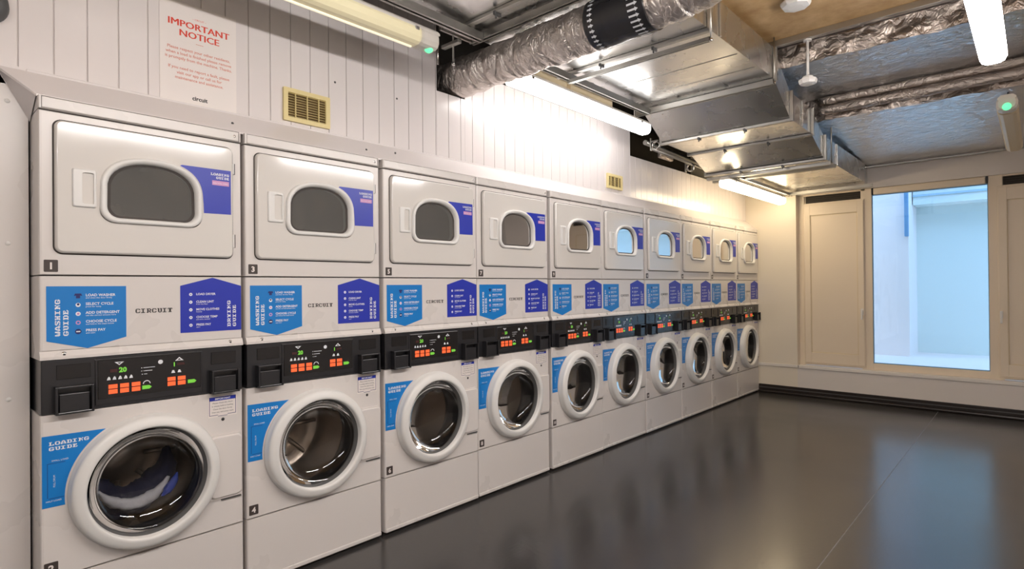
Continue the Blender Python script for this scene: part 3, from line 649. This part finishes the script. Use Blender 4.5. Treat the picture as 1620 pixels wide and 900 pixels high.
# screw heads on the cladding
for i, (x, y, z, lab) in enumerate(((-.062, .674, 2.017, 'dark screw head on the sloping capping above the gap between the first and second stacks'), (-.062, 1.352, 2.017, 'dark screw head on the sloping capping above the end of the second stack'),
        (PX, 1.219, 2.355, 'small screw on the boards up and right of the larger vent'), (PX, 1.607, 2.362, 'small screw on the boards below the unlit emergency lamp end'), (-.075, 1.545, 2.034, 'small screw on the sloping capping above the third stack'))):
    p = MB(); p.lathe([(.0001, x + .004), (.004, x + .003), (.006, x)], y, z, 'seal', 10)
    p.build('screw_head', trim1 if x > PX else wall_l)
p = MB(); p.lathe([(.0001, PX + .05), (.045, PX + .048), (.066, PX + .035), (.072, PX + .001)], -.125, 2.285, 'seal', 28)
tag(p.build('alarm_sounder'), 'round grey fitting on the cladding at the top left corner', 'alarm')

# ------------------------------------------------------------------ ventilation duct along the ceiling
du = empty('ventilation_duct', (.65, .3, 2.7), 'large galvanised steel duct stepping down along the ceiling to the far wall', 'duct')
def part(mb, name, root):
    o = mb.build(name, root); o.matrix_parent_inverse = Matrix.Translation(root.location).inverted(); return o
X0, X1 = .13, 1.17
prof = [(.3, 2.735, .215), (1.80, 2.735, .215), (2.77, 2.735, .215), (3.86, 2.738, .215), (4.215, 2.53, .205), (4.75, 2.523, .20), (5.12, 2.382, .195), (6.85, 2.378, .195)]
for (ya, za, ha), (yb, zb, hb) in zip(prof[:-1], prof[1:]):
    p = MB(); e = .001
    q = lambda y, z, h: [(X0, y, z), (X1, y, z), (X1, y, z + h), (X0, y, z + h)]
    n_ = 6; L = []
    for k in range(n_ + 1):
        f = k / n_; L.append(q(ya + e + (yb - ya - 2 * e) * f, za + (zb - za) * f, ha + (hb - ha) * f))
    p.loops(L, 'galv', True, True, True, False); part(p, 'duct_section', du)
for ya, za, ha in prof[1:-1]:
    p = MB(); w = .016
    p.box(X0 - .012, X1 + .012, ya - w, ya + w, za - .022, za - .001, 'galv_dull', bev=.003); p.box(X1 + .001, X1 + .024, ya - w, ya + w, za - .022, za + ha, 'galv_dull', bev=.003)
    p.box(X0 - .024, X0 - .001, ya - w, ya + w, za - .022, za + ha, 'galv_dull', bev=.003); part(p, 'flange', du)
    for fx in (.32, .68):
        p = MB(); xx = X0 + (X1 - X0) * fx; p.box(xx - .008, xx + .008, ya - .024, ya + .024, za - .034, za - .014, 'seal', bev=.002); p.tube((xx, ya - .01, za - .05), (xx, ya - .01, za - .02), .005, 'seal', 8); part(p, 'flange_clamp', du)
for yy, zz, hh in ((2.93, 2.735, .215), (4.5, 2.527, .2), (5.55, 2.38, .195)):
    p = MB(); p.box(X1 + .001, X1 + .012, yy - .008, yy + .008, zz, zz + hh, 'galv', bev=.002); part(p, 'standing_seam', du)
for yy in (3.25, 3.55, 1.2, 2.3):      # pressed creases across the underside
    p = MB(); p.box(X0 + .3, X1 - .02, yy - .003, yy + .003, 2.7335, 2.7355, 'galv_dull'); part(p, 'crease', du)
def strut(name, a, b, w, h, label, cat='strut', grp='steel support struts under the duct', m='galv_dull'):
    a = Vector(a); b = Vector(b); d = (b - a); L = d.length; d.normalize(); s = Vector((0, 0, 1)).cross(d).normalized(); u = d.cross(s)
    p = MB(); pts = [(-w, h), (-w, -h), (-w * .35, -h), (-w * .35, -h * .6), (-w * .75, -h * .6), (-w * .75, h * .75), (w * .75, h * .75), (w * .75, -h * .6), (w * .35, -h * .6), (w * .35, -h), (w, -h), (w, h)]
    p.loops([[a + s * x + u * z for x, z in pts], [b + s * x + u * z for x, z in pts]], m, False, False, True, False)
    p.box(a.x, a.x + .0001, a.y, a.y + .0001, a.z, a.z + .0001, m)
    return tag(p.build(name), label, cat, grp)
strut('channel_strut', (.235, .45, 2.688), (.235, 1.905, 2.688), .021, .021, 'channel strut running lengthways above the unlit lamp, ending at the foil sleeve')
strut('channel_strut', (.235, 2.22, 2.68), (.235, 3.775, 2.68), .021, .021, 'channel strut running lengthways beside the lit wall lamp')
strut('channel_strut', (.14, 1.925, 2.700), (1.20, 1.925, 2.700), .018, .018, 'cross strut under the duct, just above the foil sleeve')
strut('channel_strut', (.23, 2.725, 2.650), (1.20, 2.725, 2.650), .012, .012, 'thin cross strut under the middle of the near duct section')
strut('channel_strut', (.12, 3.80, 2.690), (1.19, 3.80, 2.690), .022, .018, 'perforated cross strut where the duct first slopes down')
strut('channel_strut', (.10, 5.20, 2.345), (1.21, 5.20, 2.345), .020, .016, 'nearer of two cross struts at the start of the low duct section')
strut('channel_strut', (.10, 5.34, 2.340), (1.21, 5.34, 2.340), .020, .016, 'farther of two cross struts at the start of the low duct section')
strut('channel_strut', (.26, 6.72, 2.335), (1.24, 6.72, 2.335), .018, .016, 'cross strut carrying the far end of the duct by the wall')
strut('channel_strut', (.40, 5.22, 2.335), (.40, 6.80, 2.335), .020, .016, 'lengthways strut beside the far lit lamp')
# hanging rods
for x, y, z0, lab in ((1.195, 3.80, 2.68, 'threaded rod beside the duct where it first slopes down'), (1.205, 2.725, 2.64, 'threaded rod beside the near section of the duct'), (1.212, 5.20, 2.34, 'threaded rod beside the low section of the duct'), (.10, 1.82, 2.55, 'threaded rod hanging above the mouth of the foil sleeve'), (.10, 3.80, 2.66, 'threaded rod between the duct and the cladding near the lit lamp')):
    p = MB(); p.tube((x, y, z0), (x, y, 2.86 if y > 4 else 2.998), .005, 'galv_dull', 8); p.tube((x, y, z0 - .004), (x, y, z0 + .012), .010, 'chrome', 6); tag(p.build('threaded_rod'), lab, 'rod', 'threaded ceiling rods')
p = MB(); p.tube((1.25, 4.85, 2.64), (1.25, 4.855, 2.60), .004, 'galv_dull', 8)
p.bm.free()
# slotted bracket and short rods at the mouth of the sleeve
p = MB()
for k in range(7): p.box(.165, .215, 1.66 + k * .034, 1.684 + k * .034, 2.69, 2.70, 'chrome', bev=.002)
p.box(.165, .178, 1.66, 1.895, 2.672, 2.692, 'chrome'); p.box(.202, .215, 1.66, 1.895, 2.672, 2.692, 'chrome')
sb = p.build('slotted_bracket'); tag(sb, 'slotted bright steel bracket above the mouth of the foil sleeve', 'bracket')
p = MB(); p.box(.02, .16, 1.80, 1.83, 2.655, 2.675, 'galv_dull', bev=.003); p.build('bracket_arm', sb)
for yy in (1.74, 1.86): p = MB(); p.tube((.06, yy, 2.54), (.06, yy, 2.66), .005, 'chrome', 8); p.build('bracket_bolt', sb)
# flexible foil sleeve
fx = empty('flexible_duct', (-.25, 2.085, 2.63), 'wrinkled foil flexible duct running out of the wall notch under the steel duct', 'duct')
def cen(x): return 2.083 + .006 * math.sin(x * 4), 2.598 + .010 * x + .10 * max(0., min(1., (x - 1.25) / .5)) ** 2
def rad(x): return .114 + .004 * noise.noise(Vector((x * 9, 4, 2)))
def sleeve(x0, x1, m, extra=0, wr=.010, step=.005):
    n_ = int((x1 - x0) / step); L = []
    for k in range(n_ + 1):
        x = x0 + (x1 - x0) * k / n_; cy, cz = cen(x); R_ = []
        for a in range(40):
            t = 2 * PI * a / 40; rr = rad(x) + extra
            rr += wr * noise.fractal(Vector((x * 11, math.cos(t) * 1.3, math.sin(t) * 1.3)), 1.0, 2.2, 4) - wr * .9 * max(0, noise.noise(Vector((x * 26, math.cos(t) * .7, math.sin(t) * .7 + 9)))) ** 1.5 * 2
            rr -= sum(.007 * math.exp(-((x - xc + .03 * math.sin(t * 1.0 + xc * 9)) / .007) ** 2) for xc in (.02, .13, .25, .42, .60, .74, 1.36, 1.55)) if wr > .005 else 0
            R_.append((x, cy + rr * math.cos(t), cz + rr * math.sin(t)))
        L.append(R_)
    p = MB(); p.loops(L, m, True, True); return p
part(sleeve(-.30, 4.45, 'foil_duct'), 'foil_jacket', fx)
bs = part(sleeve(.885, 1.215, 'black', .006, .0015), 'black_collar', fx)
for x0, x1, hw in ((.915, .945, .0), (1.135, 1.19, 1.)):
    p = MB()
    for a in range(30):
        t = 2 * PI * a / 30; cy, cz = cen(x0); rr = rad(x0) + .0105
        def P3(x, dt): return (x, cy + rr * math.cos(t + dt), cz + rr * math.sin(t + dt))
        p.face([P3(x0, -.035), P3(x1 - .012, -.035), P3(x1 - .012, .035), P3(x0, .035)], 'print_white'); p.face([P3(x1 - .016, -.08), P3(x1, 0), P3(x1 - .016, .08)], 'print_white')
    p.build('arrow_marks', bs)

# pipes and clamps in the dark gap between duct and cladding
for i, (x, z, r, y0, y1, lab) in enumerate(((-.03, 2.56, .022, 4.2, 6.8, 'thicker grey pipe in the dark gap between cladding and low duct'), (.04, 2.49, .012, 4.2, 6.8, 'thin conduit in the dark gap beside the low duct'))):
    p = MB(); p.tube((x, y0, z), (x, y1, z - (.06 if i == 0 else .05)), r, 'galv_dull', 14); tag(p.build('service_pipe'), lab, 'pipe')
for i, (x, y, z) in enumerate(((.06, 2.62, 2.63), (.06, 3.20, 2.63), (.05, 4.25, 2.53), (.04, 4.95, 2.44), (.06, 1.30, 2.66))):
    p = MB(); L = []
    for k in range(17):
        a = 2 * PI * k / 16; L.append([(x + .034 * math.cos(a) + .009 * math.cos(a) * math.cos(b_ * PI / 4), y + .012 * math.sin(b_ * PI / 4), z + .034 * math.sin(a) + .009 * math.sin(a) * math.cos(b_ * PI / 4)) for b_ in range(8)])
    p.loops(L, 'chrome'); p.box(x - .05, x + .02, y - .01, y + .01, z + .035, z + .045, 'galv_dull', bev=.002); p.box(x - .055, x - .045, y - .012, y + .012, z - .04, z + .07, 'galv_dull', bev=.002)
    tag(p.build('pipe_clamp'), ('ring clamp above the near end of the lit wall lamp', 'ring clamp above the middle of the lit wall lamp', 'ring clamp in the dark gap just past the lit wall lamp', 'ring clamp in the dark gap beside the low duct section', 'ring clamp above the unlit emergency lamp')[i], 'clamp', 'pipe clamps in the ceiling gap')
for i, (y0, y1, lab) in enumerate(((2.45, 2.95, 'near pale timber packer between the lit lamp and the duct'), (3.0, 3.55, 'far pale timber packer between the lit lamp and the duct'))):
    p = MB(); p.box(-.06, .05, y0, y1, 2.70, 2.80, 'cream', bev=.004); tag(p.build('packing_block'), lab, 'block', 'timber packers above the lit lamp')
p = MB(); p.box(-.10, -.06, 4.55, 4.80, 2.49, 2.57, 'foil_wrap', bev=.01); tag(p.build('foil_bundle'), 'crumpled foil scrap in the dark gap beside the duct', 'foil')

# ------------------------------------------------------------------ batten lamps
def lamp(x, y0, y1, z, lens, label, lit=True, led=None):
    r = empty('batten_lamp', (x, y0, z), label, 'lamp', 'ceiling batten lamps'); L = y1 - y0
    p = MB(); pts = [(-.049, .024), (.049, .024), (.047, .036), (.030, .052), (-.030, .052), (-.047, .036)]
    p.loops([[(a, 0.0, b) for a, b in pts], [(a, L, b) for a, b in pts]], 'lamp_body', True, True, True, False); p.build('lamp_housing', r)
    q = [(-.050, .024), (-.055, .012), (-.055, -.02), (-.044, -.041), (-.025, -.050), (.025, -.050), (.044, -.041), (.055, -.02), (.055, .012), (.050, .024)]
    def sec(y, s): return [(a * s, y, b * s if b < -.002 else b) for a, b in q]
    p = MB(); e0 = .13 if led else .0
    p.loops([sec(e0 + .0, .8), sec(e0 + .012, 1), sec(L - .012, 1), sec(L, .8)] if not led or led == 'near' else [sec(0, .8), sec(.012, 1), sec(L - .13, 1), sec(L - .118, .9)], lens, True, True, True, False); p.build('diffuser', r)
    if not lit and lens != 'cream':
        p = MB(); p.tube((-.012, .14, -.0515), (-.012, L - .14, -.0515), .007, 'tube_faint_glow', 8); p.build('lamp_tube', r)
    if led:
        y = .0 if led == 'near' else L - .115
        p = MB(); p.loops([sec(y, .8), sec(y + .012, 1), sec(y + .10, 1), sec(y + .112, .8)], 'lamp_body', True, True, True, False); p.build('battery_end', r)
        p = MB(); b = bmesh.new(); bmesh.ops.create_uvsphere(b, u_segments=16, v_segments=8, radius=.024); 
        for f in b.faces: f.smooth = True
        yy = .0 if led == 'near' else L; p.take(b, 'led_exit', Matrix.Translation((.012 if led == 'far' else 0, yy + (.0 if led == 'near' else -.045), -.028 if led == 'near' else -.040)) @ Matrix.Scale(1.0, 4)); p.build('indicator_light', r)
    for yy in (.15, L - .15):
        p = MB(); p.box(-.057, .057, yy - .012, yy + .012, .008, .026, 'chrome', bev=.002); p.build('clip', r)
    return r
lamp(.235, -.10, 1.565, 2.55, 'lamp_lens_dim', 'unlit yellowed emergency lamp with a green light at its end, top left', False, 'far')
lamp(.165, 2.225, 3.86, 2.575, 'lamp_wall', 'brightly lit batten lamp close to the cladding, beside the duct')
lamp(.33, 5.05, 6.70, 2.27, 'lamp_warm', 'warm lit batten lamp under the low end of the duct by the far wall')
lamp(2.365, 2.02, 3.52, 2.47, 'lamp_on', 'lit batten lamp below the foil ceiling, cut by the top edge')
lamp(2.365, .05, 1.50, 2.47, 'lamp_on', 'lit batten lamp on the right hand row, outside the top of the picture')
lamp(2.365, -2.2, -.6, 2.47, 'lamp_on', 'lit batten lamp behind the camera')
lamp(2.385, 4.60, 6.22, 2.47, 'cream', 'unlit emergency lamp with a green light, seen end on near the right edge', False, 'near')
for i, y in enumerate((.4, 1.2, 2.4, 3.2)):
    p = MB(); p.tube((2.365, y, 2.52), (2.365, y, 2.998), .005, 'galv_dull', 8); tag(p.build('lamp_rod'), ('first', 'second', 'third', 'fourth')[i] + ' hanging rod, counted from the camera, of the right hand lamp row', 'rod', 'hanging rods of the right lamp row')
for y in (4.9, 5.9): p = MB(); p.tube((2.385, y, 2.52), (2.385, y, 2.61), .006, 'seal', 8); tag(p.build('lamp_rod'), 'short dark rod above the emergency lamp near the right edge, %s end' % ('near' if y < 5 else 'far'), 'rod', 'hanging rods of the right lamp row')

# detectors
def detector(x, y, z, rod_top, label, k=1.):
    r = empty('motion_detector', (x, y, z), label, 'detector', 'white octagonal ceiling detectors'); n = 8
    p = MB(); L = [[(k * rr * math.cos(2 * PI * (i + .5) / n), k * rr * math.sin(2 * PI * (i + .5) / n), h) for i in range(n)] for rr, h in ((.03, 0), (.052, .006), (.058, .022), (.058, .036), (.05, .04))]
    p.loops(L, 'plastic_white', True, True, True, False); p.build('detector_head', r)
    p = MB(); p.tube((0, 0, .04), (0, 0, .055), .034, 'plastic_white', 20); p.build('mounting_base', r)
    if rod_top: p = MB(); p.tube((0, 0, .055), (0, 0, rod_top - z), .009, 'plastic_white', 12); p.tube((0, 0, rod_top - z - .012), (0, 0, rod_top - z), .026, 'plastic_white', 16); p.build('conduit', r)
detector(1.385, 3.88, 2.645, 2.953, 'white octagonal detector hanging on a rod beside the duct')
detector(1.47, 3.33, 2.945, None, 'white octagonal detector fixed straight onto the brown ceiling board', 1.45)
# pale welded seam across the floor
p = MB(); p.box(1.768, 1.772, YB + .05, D - .06, .0001, .0006, 'seam'); tag(p.build('floor_seam'), kind='structure')
